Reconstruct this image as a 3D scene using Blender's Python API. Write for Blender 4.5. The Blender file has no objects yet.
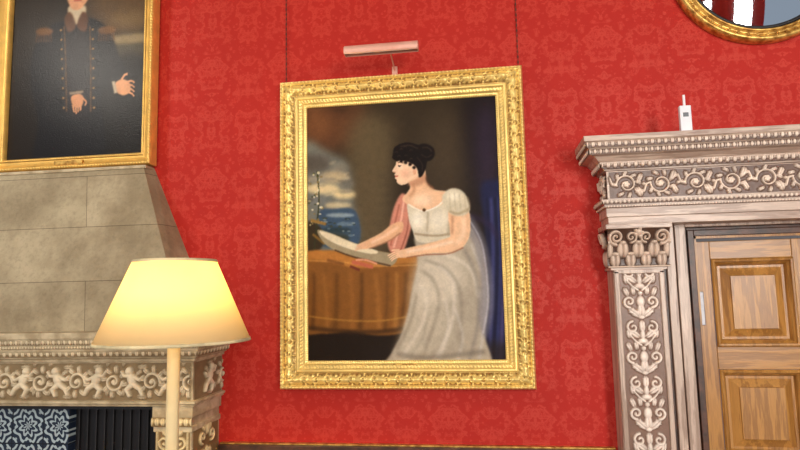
import bpy, math, random
import numpy as np
from mathutils import Vector, Matrix
random.seed(3); rng=np.random.default_rng(5)
scn=bpy.context.scene
try:
    scn.view_settings.view_transform='Standard'; scn.view_settings.look='None'
except Exception as e: print(e)
D=3.2; CAMZ=1.7
def lin(c):
    c=np.array(c,dtype=float)/255.0
    return np.where(c<=.04045,c/12.92,((c+.055)/1.055)**2.4)
def lc(c): return tuple(lin(c))+(1.0,)

# ---------------- materials
def newmat(name):
    m=bpy.data.materials.new(name); m.use_nodes=True
    nt=m.node_tree; b=nt.nodes['Principled BSDF']; return m,nt,b
def setin(b,**k):
    for n,v in k.items():
        n=n.replace('_',' ')
        if n in b.inputs: b.inputs[n].default_value=v
class NT:
    def __init__(s,nt): s.nt=nt
    def n(s,t): return s.nt.nodes.new(t)
    def put(s,sock,v):
        if isinstance(v,(int,float)): sock.default_value=v
        else: s.nt.links.new(v,sock)
    def m(s,op,a,b=None,c=None):
        nd=s.n('ShaderNodeMath'); nd.operation=op
        s.put(nd.inputs[0],a)
        if b is not None: s.put(nd.inputs[1],b)
        if c is not None: s.put(nd.inputs[2],c)
        return nd.outputs[0]
    def mix(s,f,a,b,mode='MIX'):
        nd=s.n('ShaderNodeMix'); nd.data_type='RGBA'; nd.blend_type=mode
        s.put(nd.inputs[0],f)
        for i,v in ((6,a),(7,b)):
            if isinstance(v,tuple): nd.inputs[i].default_value=v
            else: s.nt.links.new(v,nd.inputs[i])
        return nd.outputs[2]
    def noise(s,vec,scale,detail=4,rough=.55):
        nd=s.n('ShaderNodeTexNoise'); nd.inputs['Scale'].default_value=scale
        nd.inputs['Detail'].default_value=detail; nd.inputs['Roughness'].default_value=rough
        if vec is not None: s.nt.links.new(vec,nd.inputs['Vector'])
        return nd.outputs['Fac']
    def obj(s): return s.n('ShaderNodeTexCoord').outputs['Object']
    def geo(s): return s.n('ShaderNodeNewGeometry').outputs['Position']
    def ramp(s,f,lo,hi):
        nd=s.n('ShaderNodeMapRange'); nd.interpolation_type='SMOOTHSTEP'
        s.put(nd.inputs[0],f); nd.inputs[1].default_value=lo; nd.inputs[2].default_value=hi
        return nd.outputs[0]
    def bump(s,h,strength,dist,b):
        nd=s.n('ShaderNodeBump'); nd.inputs['Strength'].default_value=strength; nd.inputs['Distance'].default_value=dist
        s.nt.links.new(h,nd.inputs['Height']); s.nt.links.new(nd.outputs[0],b.inputs['Normal'])
        if 'Coat Normal' in b.inputs: s.nt.links.new(nd.outputs[0],b.inputs['Coat Normal'])
def plain(name,c,rough=.5,metal=0,c2=None,scale=8,bump=0):
    m,nt,b=newmat(name); q=NT(nt); setin(b,Roughness=rough,Metallic=metal)
    f=q.noise(q.geo(),scale)
    c2=c2 or tuple(x*.8 for x in c)
    col=q.mix(q.ramp(f,.35,.65),lc(c2),lc(c)); nt.links.new(col,b.inputs['Base Color'])
    if bump: q.bump(q.noise(q.geo(),scale*6),bump,.005,b)
    return m
def vcol(name,rough=.5,metal=0,spec=.5,coat=0,bscale=0,bstr=.2,var=.15,crough=.2,bdist=.004):
    m,nt,b=newmat(name); q=NT(nt); setin(b,Roughness=rough,Metallic=metal,Coat_Weight=coat,Coat_Roughness=crough)
    if 'Specular IOR Level' in b.inputs: b.inputs['Specular IOR Level'].default_value=spec
    a=q.n('ShaderNodeAttribute'); a.attribute_name='Col'
    f=q.noise(q.geo(),14)
    g=q.n('ShaderNodeMapRange'); nt.links.new(f,g.inputs[0]); g.inputs[1].default_value=.3; g.inputs[2].default_value=.7
    g.inputs[3].default_value=1-var; g.inputs[4].default_value=1+var
    cc=q.n('ShaderNodeCombineColor')
    for i in range(3): nt.links.new(g.outputs[0],cc.inputs[i])
    nt.links.new(q.mix(1.0,a.outputs['Color'],cc.outputs[0],'MULTIPLY'),b.inputs['Base Color'])
    if bscale: q.bump(q.noise(q.geo(),bscale,3),bstr,bdist,b)
    return m
def damask():
    m,nt,b=newmat('red_damask'); q=NT(nt); setin(b,Roughness=.7,Specular_IOR_Level=.28)
    s=q.n('ShaderNodeSeparateXYZ'); nt.links.new(q.geo(),s.inputs[0])
    P,Q=.44,.66
    u=q.m('DIVIDE',s.outputs[0],P); v=q.m('DIVIDE',s.outputs[2],Q)
    tp=2*math.pi
    cu=q.m('COSINE',q.m('MULTIPLY',u,tp)); cv_=q.m('COSINE',q.m('MULTIPLY',v,tp))
    su=q.m('SINE',q.m('MULTIPLY',v,tp))
    f=q.m('MULTIPLY',cu,cv_)
    pu=q.m('PINGPONG',u,.5)
    cb=q.n('ShaderNodeCombineXYZ')
    q.put(cb.inputs[0],q.m('MULTIPLY',pu,2.6)); q.put(cb.inputs[1],q.m('MULTIPLY',cv_,.66)); q.put(cb.inputs[2],q.m('MULTIPLY',su,.66))
    n1=q.noise(cb.outputs[0],2.6,1); n2=q.noise(cb.outputs[0],8,2)
    ph=q.m('ADD',q.m('MULTIPLY',f,4.2),q.m('ADD',q.m('MULTIPLY',n1,14),q.m('MULTIPLY',n2,8)))
    w=q.m('SINE',ph)
    pat=q.ramp(w,-.1,.25)
    vein=q.ramp(q.m('SINE',q.m('MULTIPLY',ph,3.1)),.5,.8)
    pat=q.m('MULTIPLY',pat,q.m('SUBTRACT',1,q.m('MULTIPLY',vein,.8)))
    big=q.ramp(q.noise(q.geo(),.9,2),.35,.65)
    c1=q.mix(big,lc((176,32,20)),lc((182,35,24)))
    c2=q.mix(big,lc((188,50,34)),lc((194,53,38)))
    nt.links.new(q.mix(pat,c1,c2),b.inputs['Base Color'])
    nt.links.new(q.m('SUBTRACT',.66,q.m('MULTIPLY',pat,.14)),b.inputs['Roughness'])
    q.bump(pat,.12,.001,b)
    return m
def stone_blocks():
    m,nt,b=newmat('limestone_blocks'); q=NT(nt); setin(b,Roughness=.75)
    s=q.n('ShaderNodeSeparateXYZ'); nt.links.new(q.geo(),s.inputs[0])
    cb=q.n('ShaderNodeCombineXYZ'); q.put(cb.inputs[0],q.m('ADD',q.m('ADD',s.outputs[0],.42),q.m('MULTIPLY',s.outputs[1],.8))); q.put(cb.inputs[1],q.m('ADD',s.outputs[2],.02))
    br=q.n('ShaderNodeTexBrick'); nt.links.new(cb.outputs[0],br.inputs['Vector'])
    br.inputs['Scale'].default_value=1; br.inputs['Brick Width'].default_value=1.9; br.inputs['Row Height'].default_value=.302
    br.inputs['Mortar Size'].default_value=.0025; br.inputs['Mortar Smooth'].default_value=.8
    br.inputs['Color1'].default_value=lc((200,186,158)); br.inputs['Color2'].default_value=lc((184,170,142)); br.inputs['Mortar'].default_value=lc((108,96,74))
    n=q.ramp(q.noise(q.geo(),2.6,6,.65),.3,.7)
    c=q.mix(n,lc((176,166,146)),lc((248,244,232)))
    col=q.mix(.9,br.outputs['Color'],c,'MULTIPLY')
    n2=q.ramp(q.noise(q.geo(),45,5,.7),.45,.72)
    nt.links.new(q.mix(q.m('MULTIPLY',n2,.32),col,lc((112,100,80))),b.inputs['Base Color'])
    q.bump(q.noise(q.geo(),60,5,.7),.4,.005,b)
    return m
def oak(name,c1,c2,rough=.35,vert=True,amp=.28):
    m,nt,b=newmat(name); q=NT(nt); setin(b,Roughness=rough)
    mp=q.n('ShaderNodeMapping'); nt.links.new(q.obj(),mp.inputs[0])
    mp.inputs['Scale'].default_value=(14,14,1.1) if vert else (1.1,14,14)
    n=q.noise(mp.outputs[0],2.2,6,.6)
    w=q.m('SINE',q.m('MULTIPLY',n,38))
    f=q.m('ADD',q.m('MULTIPLY',q.ramp(w,-1,1),amp),q.m('MULTIPLY',q.ramp(n,.3,.7),1-amp))
    nt.links.new(q.mix(f,lc(c2),lc(c1)),b.inputs['Base Color'])
    q.bump(f,.12,.002,b)
    return m
M_wall=damask(); M_block=stone_blocks()
M_gold=vcol('carved_gilding',rough=.34,metal=.5,bscale=90,bstr=.3)
M_goldp=plain('plain_gilding',(232,188,100),.35,.6,(160,112,48),30)
M_stone=vcol('carved_limestone',rough=.7,bscale=120,bstr=.35)
M_stonep=plain('moulded_limestone',(208,190,154),.7,0,(168,148,114),12,.3)
M_carv=vcol('carved_limed_oak',rough=.36,bscale=80,bstr=.2)
M_limed=oak('limed_oak',(222,198,178),(146,116,98),.34)
M_limedh=oak('limed_oak_horizontal',(222,198,178),(146,116,98),.34,False)
M_dark=plain('dark_oak',(92,56,38),.4,0,(56,34,22),14)
M_oak=oak('golden_oak',(200,144,72),(136,88,38),.33)
M_oakh=oak('golden_oak_rail',(200,144,72),(136,88,38),.33,False)
M_oil=vcol('varnished_oil_paint',rough=.6,spec=.1,coat=.02,bscale=160,bstr=.25,var=.04)
M_oil2=vcol('aged_varnish_oil_paint',rough=.5,spec=.12,coat=.25,bscale=130,bstr=.4,var=.04,crough=.2,bdist=.003)
M_white=plain('white_plastic',(242,242,244),.4,0,(232,232,236))
M_grey=plain('grey_plastic',(120,124,130),.4)
M_steel=plain('steel',(150,148,150),.4,.5)
M_bar=plain('satin_metal',(232,178,158),.4,.2,(222,162,142))
M_cord=plain('picture_cord',(112,48,30),.7)
M_iron=plain('black_iron',(24,22,24),.5)
M_pole=plain('cream_enamel',(252,230,176),.35,0,(248,222,164))
M_plaster=plain('ceiling_plaster',(206,196,178),.8)
M_floor=oak('floor_oak',(120,80,48),(80,50,28),.4,False)
m,nt,b=newmat('mirror_glass'); setin(b,Metallic=1.0,Roughness=.03,Base_Color=(.82,.86,.92,1)); M_mirror=m
m,nt,b=newmat('lampshade_fabric'); q=NT(nt)
setin(b,Roughness=.8,Base_Color=lc((246,232,190)))
tr=q.n('ShaderNodeBsdfTranslucent'); tr.inputs[0].default_value=lc((255,234,182))
mx=q.n('ShaderNodeMixShader'); mx.inputs[0].default_value=.5
nt.links.new(b.outputs[0],mx.inputs[1]); nt.links.new(tr.outputs[0],mx.inputs[2])
nt.links.new(mx.outputs[0],nt.nodes['Material Output'].inputs[0]); M_shade=m
m,nt,b=newmat('blue_white_tiles'); q=NT(nt); setin(b,Roughness=.2)
s=q.n('ShaderNodeSeparateXYZ'); nt.links.new(q.geo(),s.inputs[0])
T=.19
def cen(o,off): return q.m('SUBTRACT',q.m('FRACT',q.m('ADD',q.m('DIVIDE',o,T),off)),.5)
tx=cen(s.outputs[0],40.85); tz=cen(s.outputs[2],.2)
r=q.m('SQRT',q.m('ADD',q.m('MULTIPLY',tx,tx),q.m('MULTIPLY',tz,tz)))
th=q.m('ARCTAN2',tz,tx)
pet=q.m('SINE',q.m('ADD',q.m('MULTIPLY',r,34),q.m('MULTIPLY',q.m('COSINE',q.m('MULTIPLY',th,8)),1.8)))
cr=q.m('SINE',q.m('MULTIPLY',q.m('MULTIPLY',tx,tz),120))
pp=q.ramp(q.m('ADD',pet,q.m('MULTIPLY',cr,.6)),.0,.4)
edge=q.ramp(q.m('MAXIMUM',q.m('ABSOLUTE',tx),q.m('ABSOLUTE',tz)),.47,.485)
col=q.mix(pp,lc((38,48,66)),lc((190,204,206)))
nt.links.new(q.mix(edge,col,lc((30,34,44))),b.inputs['Base Color']); M_tile=m

# ---------------- mesh helpers
COL=scn.collection
def empty(name,loc=(0,0,0)):
    e=bpy.data.objects.new(name,None); e.location=loc; COL.objects.link(e); return e
def mobj(name,verts,faces,mat,parent=None,smooth=False,cols=None,loc=None):
    me=bpy.data.meshes.new(name)
    me.from_pydata([tuple(v) for v in verts],[],[tuple(int(i) for i in f) for f in faces])
    me.update()
    if smooth: me.polygons.foreach_set('use_smooth',[True]*len(me.polygons))
    if cols is not None:
        a=me.color_attributes.new('Col','FLOAT_COLOR','POINT')
        c=np.ones((len(cols),4),dtype=np.float32); c[:,:3]=cols
        a.data.foreach_set('color',c.ravel())
    me.materials.append(mat)
    o=bpy.data.objects.new(name,me); COL.objects.link(o)
    if parent: o.parent=parent
    if loc: o.location=loc
    return o
def boxdata(x0,x1,y0,y1,z0,z1,off=0):
    v=[(x0,y0,z0),(x1,y0,z0),(x1,y1,z0),(x0,y1,z0),(x0,y0,z1),(x1,y0,z1),(x1,y1,z1),(x0,y1,z1)]
    f=[(0,3,2,1),(4,5,6,7),(0,1,5,4),(1,2,6,5),(2,3,7,6),(3,0,4,7)]
    return v,[tuple(i+off for i in q_) for q_ in f]
def boxes(name,L,mat,parent=None,bevel=0):
    V=[];F=[]
    for b_ in L:
        v,f=boxdata(*b_,off=len(V)); V+=v; F+=f
    o=mobj(name,V,F,mat,parent)
    if bevel:
        md=o.modifiers.new('b','BEVEL'); md.width=bevel; md.segments=2; md.limit_method='ANGLE'
    return o
def gridfaces(ny,nx,flip=False):
    i=np.arange(ny-1)[:,None]*nx+np.arange(nx-1)[None,:]
    i=i.ravel()
    f=np.stack([i,i+1,i+nx+1,i+nx],1)
    if flip: f=f[:,::-1]
    return f
def lathe(name,prof,seg,mat,parent=None,axis='z',loc=(0,0,0),smooth=True):
    V=[];F=[]
    for k in range(seg):
        a=2*math.pi*k/seg
        for r_,h_ in prof:
            if axis=='z': V.append((loc[0]+r_*math.cos(a),loc[1]+r_*math.sin(a),loc[2]+h_))
            else: V.append((loc[0]+r_*math.cos(a),loc[1]-h_,loc[2]+r_*math.sin(a)))
    n=len(prof)
    for k in range(seg):
        for j in range(n-1):
            a_=k*n+j; b_=((k+1)%seg)*n+j
            F.append((a_,b_,b_+1,a_+1))
    return mobj(name,V,F,mat,parent,smooth)
def usweep(name,x0,x1,yf,prof,mat,parent,cap=True):
    """moulding profile (offset,z) run along left return, front and right return, mitred"""
    V=[]
    for o_,z in prof:
        V+=[(x0-o_,0,z),(x0-o_,yf-o_,z),(x1+o_,yf-o_,z),(x1+o_,0,z)]
    F=[]
    for j in range(len(prof)-1):
        for k in range(3):
            a_=j*4+k; F.append((a_,a_+1,a_+5,a_+4))
    n=len(prof)-1
    F.append((n*4,n*4+1,n*4+2,n*4+3)); F.append((3,2,1,0))
    return mobj(name,V,F,mat,parent)

class Relief:
    def __init__(s,w,h,res=.003,per=False):
        s.w,s.h,s.per=w,h,per
        s.nx=max(4,int(w/res)+1); s.ny=max(4,int(h/res)+1)
        s.x=np.linspace(0,w,s.nx); s.y=np.linspace(0,h,s.ny)
        s.a=np.zeros((s.ny,s.nx))
    def blob(s,x,y,a,b=None,ang=0,h=1,p=.5,vein=0):
        b=b or a; R=max(a,b)
        for ox in ((-s.w,0,s.w) if s.per else (0,)):
            cx=x+ox
            i0=np.searchsorted(s.x,cx-R); i1=np.searchsorted(s.x,cx+R); j0=np.searchsorted(s.y,y-R); j1=np.searchsorted(s.y,y+R)
            if i0>=i1 or j0>=j1: continue
            X=s.x[i0:i1][None,:]-cx; Y=s.y[j0:j1][:,None]-y
            c,sn=math.cos(ang),math.sin(ang)
            u=(X*c+Y*sn)/a; v=(-X*sn+Y*c)/b
            d=np.clip(1-u*u-v*v,0,1)
            val=h*d**p
            if vein: val=val*(1-vein*np.exp(-(v/.22)**2))
            s.a[j0:j1,i0:i1]=np.maximum(s.a[j0:j1,i0:i1],val)
    def stroke(s,pts,r0,r1,h=1):
        pts=np.array(pts); n=len(pts)
        for i in range(n-1):
            L=np.linalg.norm(pts[i+1]-pts[i]); k=max(1,int(L/(.4*min(r0,r1))))
            for j in range(k):
                t=(i+j/k)/(n-1); p=pts[i]+(pts[i+1]-pts[i])*j/k
                s.blob(p[0],p[1],r0+(r1-r0)*t,h=h)
    def spiral(s,cx,cy,R,turns,a0,d,r0,r1,h=1):
        P=[]
        n=int(24*turns)
        for i in range(n+1):
            t=i/n; r_=R*(1-t)**.8+R*.08; an=a0+d*turns*2*math.pi*t
            P.append((cx+r_*math.cos(an),cy+r_*math.sin(an)))
        s.stroke(P,r0,r1,h)
    def leaf(s,x,y,L,ang,h=.9,w=.36):
        c,sn=math.cos(ang),math.sin(ang)
        s.blob(x+c*L/2,y+sn*L/2,L/2,L*w/2,ang,h,.5,.5)
        for k in (-1,1):
            for t in (.3,.6):
                a2=ang+k*.9; l=L*.32
                bx,by=x+c*L*t,y+sn*L*t
                s.blob(bx+math.cos(a2)*l/2,by+math.sin(a2)*l/2,l/2,l*.24,a2,h*.8)
def smoothstep(x,a,b):
    t=np.clip((x-a)/(b-a),0,1); return t*t*(3-2*t)
def relief_obj(name,R,o,u,v,n,depth,mat,light,dark,parent,mid=None,curve=None,pw=1.0):
    u,v,n,o=[np.array(k,float) for k in (u,v,n,o)]
    X,Y=np.meshgrid(R.x,R.y)
    base=0 if curve is None else curve(X,Y)
    Hh=R.a*depth+base
    P=o+X[...,None]*u+Y[...,None]*v+Hh[...,None]*n
    flip=np.dot(np.cross(u,v),n)<0
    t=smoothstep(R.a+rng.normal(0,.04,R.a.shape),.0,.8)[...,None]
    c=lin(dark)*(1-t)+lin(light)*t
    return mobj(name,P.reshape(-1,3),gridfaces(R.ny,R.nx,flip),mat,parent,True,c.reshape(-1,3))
def rinceau(R,x0,x1,y0,y1,n):
    p=(x1-x0)/n; hh=y1-y0; cy=(y0+y1)/2
    for i in range(n):
        cx=x0+(i+.5)*p; d=1 if i%2 else -1
        r=hh*.36
        R.spiral(cx,cy,r,1.4,math.pi,d,hh*.045,hh*.025,.8)
        for k in range(8):
            an=math.pi+d*k*.75+.3
            R.leaf(cx+math.cos(an)*r*.9,cy+math.sin(an)*r*.9,hh*.32,an+d*.9,.75,.42)
        for k in range(5):
            an=k*1.257; R.blob(cx+math.cos(an)*hh*.08,cy+math.sin(an)*hh*.08,hh*.06,h=.9)
        R.blob(cx,cy,hh*.05,h=1)
        R.stroke([(cx-p*.5,cy-d*hh*.3),(cx-p*.42,cy),(cx-r,cy+d*hh*.05)],hh*.05,hh*.05,.8)
        R.leaf(cx+p*.30,cy+d*hh*.08,hh*.46,d*1.2,.85,.5); R.leaf(cx+p*.32,cy-d*hh*.05,hh*.42,-d*1.1,.85,.5); R.leaf(cx+p*.3,cy+d*hh*.2,hh*.3,d*.4,.75,.5)
        R.blob(cx+p*.5,cy,hh*.07,h=.9)

# ---------------- room shell
X0,X1,Y0,HZ=-4.2,4.2,-6.6,4.4
DX0,DX1,DZ=1.03,1.95,1.94
boxes('wall_back',[(X0,DX0,0,.25,0,HZ),(DX1,X1,0,.25,0,HZ),(DX0,DX1,0,.25,DZ,HZ)],M_wall)
boxes('floor',[(X0,X1,Y0,.25,-.1,0)],M_floor)
boxes('ceiling',[(X0,X1,Y0-.2,.25,HZ,HZ+.1)],M_plaster)
fw=[]
wx=[(-3.3,-2.1),(-.7,.7),(2.1,3.3)]; px_=X0
for a_,b_ in wx:
    fw.append((px_,a_,Y0-.2,Y0,0,HZ)); fw.append((a_,b_,Y0-.2,Y0,0,1.0)); fw.append((a_,b_,Y0-.2,Y0,3.7,HZ)); px_=b_
fw.append((px_,X1,Y0-.2,Y0,0,HZ)); boxes('wall_front',fw,M_wall)
for i,(a_,b_) in enumerate(wx):
    e=empty('window_%d'%(i+1)); L=[]
    for k in range(4):
        x=a_+(b_-a_)*k/3; L.append((x-.025,x+.025,Y0-.02,Y0+.03,1.0,3.7))
    for k in range(6):
        z=1.0+2.7*k/5; L.append((a_,b_,Y0-.02,Y0+.035,z-.025,z+.025))
    boxes('glazing_bars_%d'%(i+1),L,M_white,e)
def dado(name,x0,x1):
    e=empty(name)
    boxes(name+'_board',[(x0,x1,-.02,0,0,.88)],M_dark,e)
    boxes(name+'_rail',[(x0,x1,-.05,0,.875,.905),(x0,x1,-.035,0,.85,.875),(x0,x1,-.04,0,0,.15)],M_dark,e,.004)
    boxes(name+'_gilt_fillet',[(x0,x1,-.03,0,.905,.911)],M_goldp,e)
dado('trim_1',-1.455,.60); dado('trim_2',2.385,X1)

# ---------------- oil paint canvas rasteriser
def vnoise(ny,nx,cell):
    g=rng.random((int(ny/cell)+3,int(nx/cell)+3))
    y=np.arange(ny)/cell; x=np.arange(nx)/cell
    yi=y.astype(int); xi=x.astype(int); fy=(y-yi)[:,None]; fx=(x-xi)[None,:]
    fy=fy*fy*(3-2*fy); fx=fx*fx*(3-2*fx)
    a=g[np.ix_(yi,xi)]; b=g[np.ix_(yi,xi+1)]; c=g[np.ix_(yi+1,xi)]; d=g[np.ix_(yi+1,xi+1)]
    return (a*(1-fx)+b*fx)*(1-fy)+(c*(1-fx)+d*fx)*fy
def blur(m,s):
    if s<=.3: return m
    r=int(3*s)+1; k=np.exp(-.5*(np.arange(-r,r+1)/s)**2); k/=k.sum()
    for ax in (0,1):
        o=np.zeros_like(m)
        for i,w in enumerate(k):
            o+=w*np.roll(m,i-r,ax)
        m=o
    return m
def crom(P,n=7):
    P=np.array(P,float); N=len(P); out=[]
    for i in range(N):
        a,b,c,d=P[(i-1)%N],P[i],P[(i+1)%N],P[(i+2)%N]
        for k in range(n):
            t=k/n
            out.append(.5*((2*b)+(-a+c)*t+(2*a-5*b+4*c-d)*t*t+(-a+3*b-3*c+d)*t**3))
    return np.array(out)
class Canvas:
    def __init__(s,nx,ny,mp,base):
        s.nx,s.ny,s.mp=nx,ny,mp; s.c=np.ones((ny,nx,3))*np.array(base,float)
        a=mp((100,100)); b=mp((101,100)); s.k=abs(b[0]-a[0])*nx
    def _pts(s,P): 
        q_=np.array([s.mp(p) for p in P]); return q_*np.array([s.nx-1,s.ny-1])
    def shape(s,P,col,soft=.6,alpha=1,smooth=True):
        P=s._pts(P); 
        if smooth: P=crom(P)
        sg=max(.5,soft*s.k); pad=int(3*sg)+3
        i0=max(0,int(P[:,0].min())-pad); i1=min(s.nx,int(P[:,0].max())+pad)
        j0=max(0,int(P[:,1].min())-pad); j1=min(s.ny,int(P[:,1].max())+pad)
        if i0>=i1 or j0>=j1: return
        X=np.arange(i0-pad,i1+pad)[None,:]; Y=np.arange(j0-pad,j1+pad)[:,None]
        m=np.zeros((Y.shape[0],X.shape[1]),bool)
        for a,b in zip(P,np.roll(P,-1,0)):
            if a[1]==b[1]: continue
            cnd=(a[1]>Y)!=(b[1]>Y)
            m^=cnd&(X<(b[0]-a[0])*(Y-a[1])/(b[1]-a[1])+a[0])
        m=blur(m.astype(float),sg)[pad:-pad,pad:-pad]
        m=np.clip(m*alpha,0,1)[...,None]
        s.c[j0:j1,i0:i1]=s.c[j0:j1,i0:i1]*(1-m)+np.array(col,float)*m
    def ell(s,x,y,rx,ry,col,soft=.6,alpha=1,ang=0):
        c,n=math.cos(ang),math.sin(ang)
        s.shape([(x+rx*math.cos(t)*c-ry*math.sin(t)*n,y+rx*math.cos(t)*n+ry*math.sin(t)*c) for t in np.linspace(0,2*math.pi,13)[:-1]],col,soft,alpha)
    def line(s,P,w,col,soft=.4,alpha=1,w2=None):
        P=np.array(P,float); w2=w if w2 is None else w2
        if len(P)>2:
            Q=[]
            for i in range(len(P)-1):
                a,b,c,d=P[max(i-1,0)],P[i],P[i+1],P[min(i+2,len(P)-1)]
                for k in range(5):
                    t=k/5; Q.append(.5*((2*b)+(-a+c)*t+(2*a-5*b+4*c-d)*t*t+(-a+3*b-3*c+d)*t**3))
            Q.append(P[-1]); P=np.array(Q)
        T=np.gradient(P,axis=0); T/=np.linalg.norm(T,axis=1)[:,None]+1e-9
        Nn=np.stack([-T[:,1],T[:,0]],1); ww=np.linspace(w,w2,len(P))[:,None]/2
        s.shape(np.vstack([P+Nn*ww,(P-Nn*ww)[::-1]]),col,soft,alpha,False)
    def mesh(s,name,cx,cz,W,H,y,mat,parent,gain=1.0):
        n=vnoise(s.ny,s.nx,3)*.5+vnoise(s.ny,s.nx,11)*.5
        c=np.clip(s.c*(1+.12*(n-.5))[...,None],0,255)[::-1]
        X,Z=np.meshgrid(np.linspace(-W/2,W/2,s.nx)+cx,np.linspace(-H/2,H/2,s.ny)+cz)
        P=np.stack([X,np.full_like(X,y),Z],-1).reshape(-1,3)
        return mobj(name,P,gridfaces(s.ny,s.nx),mat,parent,False,lin(c).reshape(-1,3)*gain)

# ---- portrait of a seated lady (loose painterly study)
def mpl(p):
    x,y=p; U=(x-305)/(192+(y-95)*.0385); return (U,(y-(106-13*U))/(255+13*U))
C=Canvas(460,600,mpl,(42,32,22))
C.ell(400,120,90,40,(60,48,32),22,.8)
C.shape([(295,88),(352,88),(366,112),(352,146),(328,152),(295,150)],(94,58,34),8)
C.ell(318,122,14,16,(128,80,44),6,.6); C.ell(340,105,16,8,(60,38,24),5,.7)
C.shape([(350,128),(392,122),(394,200),(390,256),(352,250)],(104,88,60),8,.8)
C.ell(448,160,26,50,(76,62,44),14,.8)
C.shape([(466,85),(515,85),(515,370),(490,370),(478,230)],(30,22,23),8)
C.ell(488,150,10,50,(54,40,62),7,.8)
C.shape([(298,146),(330,153),(349,166),(354,200),(356,248),(298,248)],(112,112,102),3.4)
C.ell(312,164,18,9,(84,74,64),3.4,.85); C.ell(340,168,9,5,(132,124,108),2.4,.8)
C.ell(334,178,15,6,(194,172,132),2.2,.9); C.ell(322,190,18,5.5,(230,206,154),1.9,.9)
C.ell(344,196,12,4.5,(242,216,158),1.8,.9); C.ell(314,202,14,4.5,(116,116,112),1.8,.85); C.ell(338,207,14,3.2,(216,196,152),1.5,.85)
C.ell(316,180,10,3,(160,150,130),1.6,.8); C.ell(348,185,7,3.5,(120,112,96),1.8,.8)
for k in range(18): C.ell(random.uniform(306,350),random.uniform(162,208),random.uniform(3,7),random.uniform(.8,1.8),random.choice([(234,214,168),(104,102,98),(188,170,138),(90,82,72)]),1,.5,random.uniform(-.4,.1))
C.shape([(318,214),(332,211),(356,213),(358,246),(316,246)],(60,80,102),1)
C.ell(340,217,15,2.2,(150,166,170),.9,.85); C.ell(346,226,10,2,(112,132,146),.9,.8)
C.ell(336,232,16,3,(40,56,60),1.1,.8); C.ell(332,240,18,5,(54,56,40),1.5,.9)
for k in range(30):
    C.ell(random.uniform(318,355),random.uniform(220,240),random.uniform(1,3),random.uniform(.5,1.2),random.choice([(96,116,128),(44,58,56),(136,148,146),(66,68,44)]),.4,.75)
C.shape([(305,225),(316,226),(322,236),(320,250),(305,256)],(56,44,26),1)
C.line([(312,256),(315,230),(318,200),(316,172)],1.2,(52,54,30))
for k in range(40):
    t=random.random(); C.ell(316+random.gauss(0,3.6),172+t*55,random.uniform(.7,1.6),random.uniform(.7,1.4),random.choice([(214,204,164),(176,166,120),(70,74,40),(232,220,186),(136,114,68)]),.35,.85)
C.line([(309,222),(325,226)],3,(150,112,52),.6); C.line([(311,236),(324,246)],2.5,(126,92,40),.6)
# chair drape
C.shape([(482,188),(496,182),(515,190),(515,370),(474,370),(486,320),(490,270),(486,230)],(32,34,68),2)
for x,w,c in ((494,3,(64,66,116)),(501,2.5,(52,56,104)),(490,2,(24,24,48)),(498,2,(20,20,40)),(505,3,(78,68,112))):
    C.line([(x-2,200),(x,250),(x-1,300),(x-4,360)],w,c,1.1,.9)
C.line([(470,218),(488,225),(500,242)],5,(48,34,64),2,.7)
# floor
C.shape([(295,322),(430,328),(430,375),(295,375)],(34,23,14),3)
C.shape([(380,345),(515,345),(515,375),(380,375)],(38,28,22),4,.7)
# tablecloth
C.shape([(298,257),(320,252),(395,256),(424,260),(426,268),(419,276),(298,276)],(180,116,50),.9)
C.shape([(298,264),(360,270),(420,266),(417,290),(411,312),(406,332),(380,336),(350,332),(322,334),(298,328)],(134,84,34),.9)
for x0,x1,w,c,a in ((312,310,5,(88,52,20),.75),(322,326,4,(164,108,48),.6),(336,334,6,(98,60,24),.7),(350,352,5,(156,100,44),.6),(362,360,5,(86,52,20),.75),(376,380,6,(162,106,46),.7),(388,386,4,(98,60,24),.75),(398,396,5,(176,120,56),.7),(408,402,4,(88,52,20),.85)):
    C.line([(x0,274),((x0+x1)/2+1,300),(x1,331)],w*.6,c,1.4,a,w)
C.line([(298,327),(330,331),(370,333),(406,330)],4,(58,36,16),1.2,.8)
C.line([(298,316),(340,321),(380,322),(409,318)],1.6,(190,138,58),.6,.6)
C.line([(300,262),(340,264),(380,268),(420,267)],1.4,(216,154,76),.6,.7)
# skirt: broad sweep of thin muslin over the knee, falling to the hem
C.shape([(420,236),(466,228),(478,238),(486,262),(490,300),(486,335),(486,375),(384,375),(392,354),(402,336),(409,314),(414,290),(419,268),(418,252)],(178,164,142),1)
C.shape([(420,262),(452,256),(466,276),(456,300),(428,312),(412,306)],(222,208,184),5,.75)
C.shape([(412,312),(440,306),(446,330),(420,356),(398,358)],(200,186,162),4,.7)
for P,w,c,a in (
 ([(424,252),(450,258),(472,272),(480,300)],3,(234,222,202),.7),([(426,262),(448,272),(462,296),(462,350)],3,(138,126,110),.6),
 ([(422,272),(436,284),(440,310),(424,358)],3,(138,126,108),.55),([(421,286),(428,300),(424,325),(404,356)],2.4,(234,222,202),.7),
 ([(440,268),(454,284),(454,320),(440,360)],3,(230,218,200),.65),([(466,252),(478,282),(479,325),(470,362)],3.2,(128,120,112),.6),
 ([(472,246),(485,280),(485,325),(480,360)],2.2,(212,206,202),.6),([(418,296),(412,322),(398,350)],2.4,(140,126,106),.7),
 ([(446,300),(450,330),(436,360)],1.6,(238,230,216),.6),([(456,310),(464,338),(458,362)],1.8,(226,218,208),.6),
 ([(430,315),(424,338),(410,358)],1.8,(148,136,118),.6),
 ([(398,354),(430,358),(486,352)],5,(106,96,82),.5)):
    C.line(P,w,c,1.3,a)
C.shape([(464,214),(474,220),(486,242),(493,275),(494,312),(487,340),(480,320),(482,280),(476,250),(468,232)],(126,122,130),1.5,.6)
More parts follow.
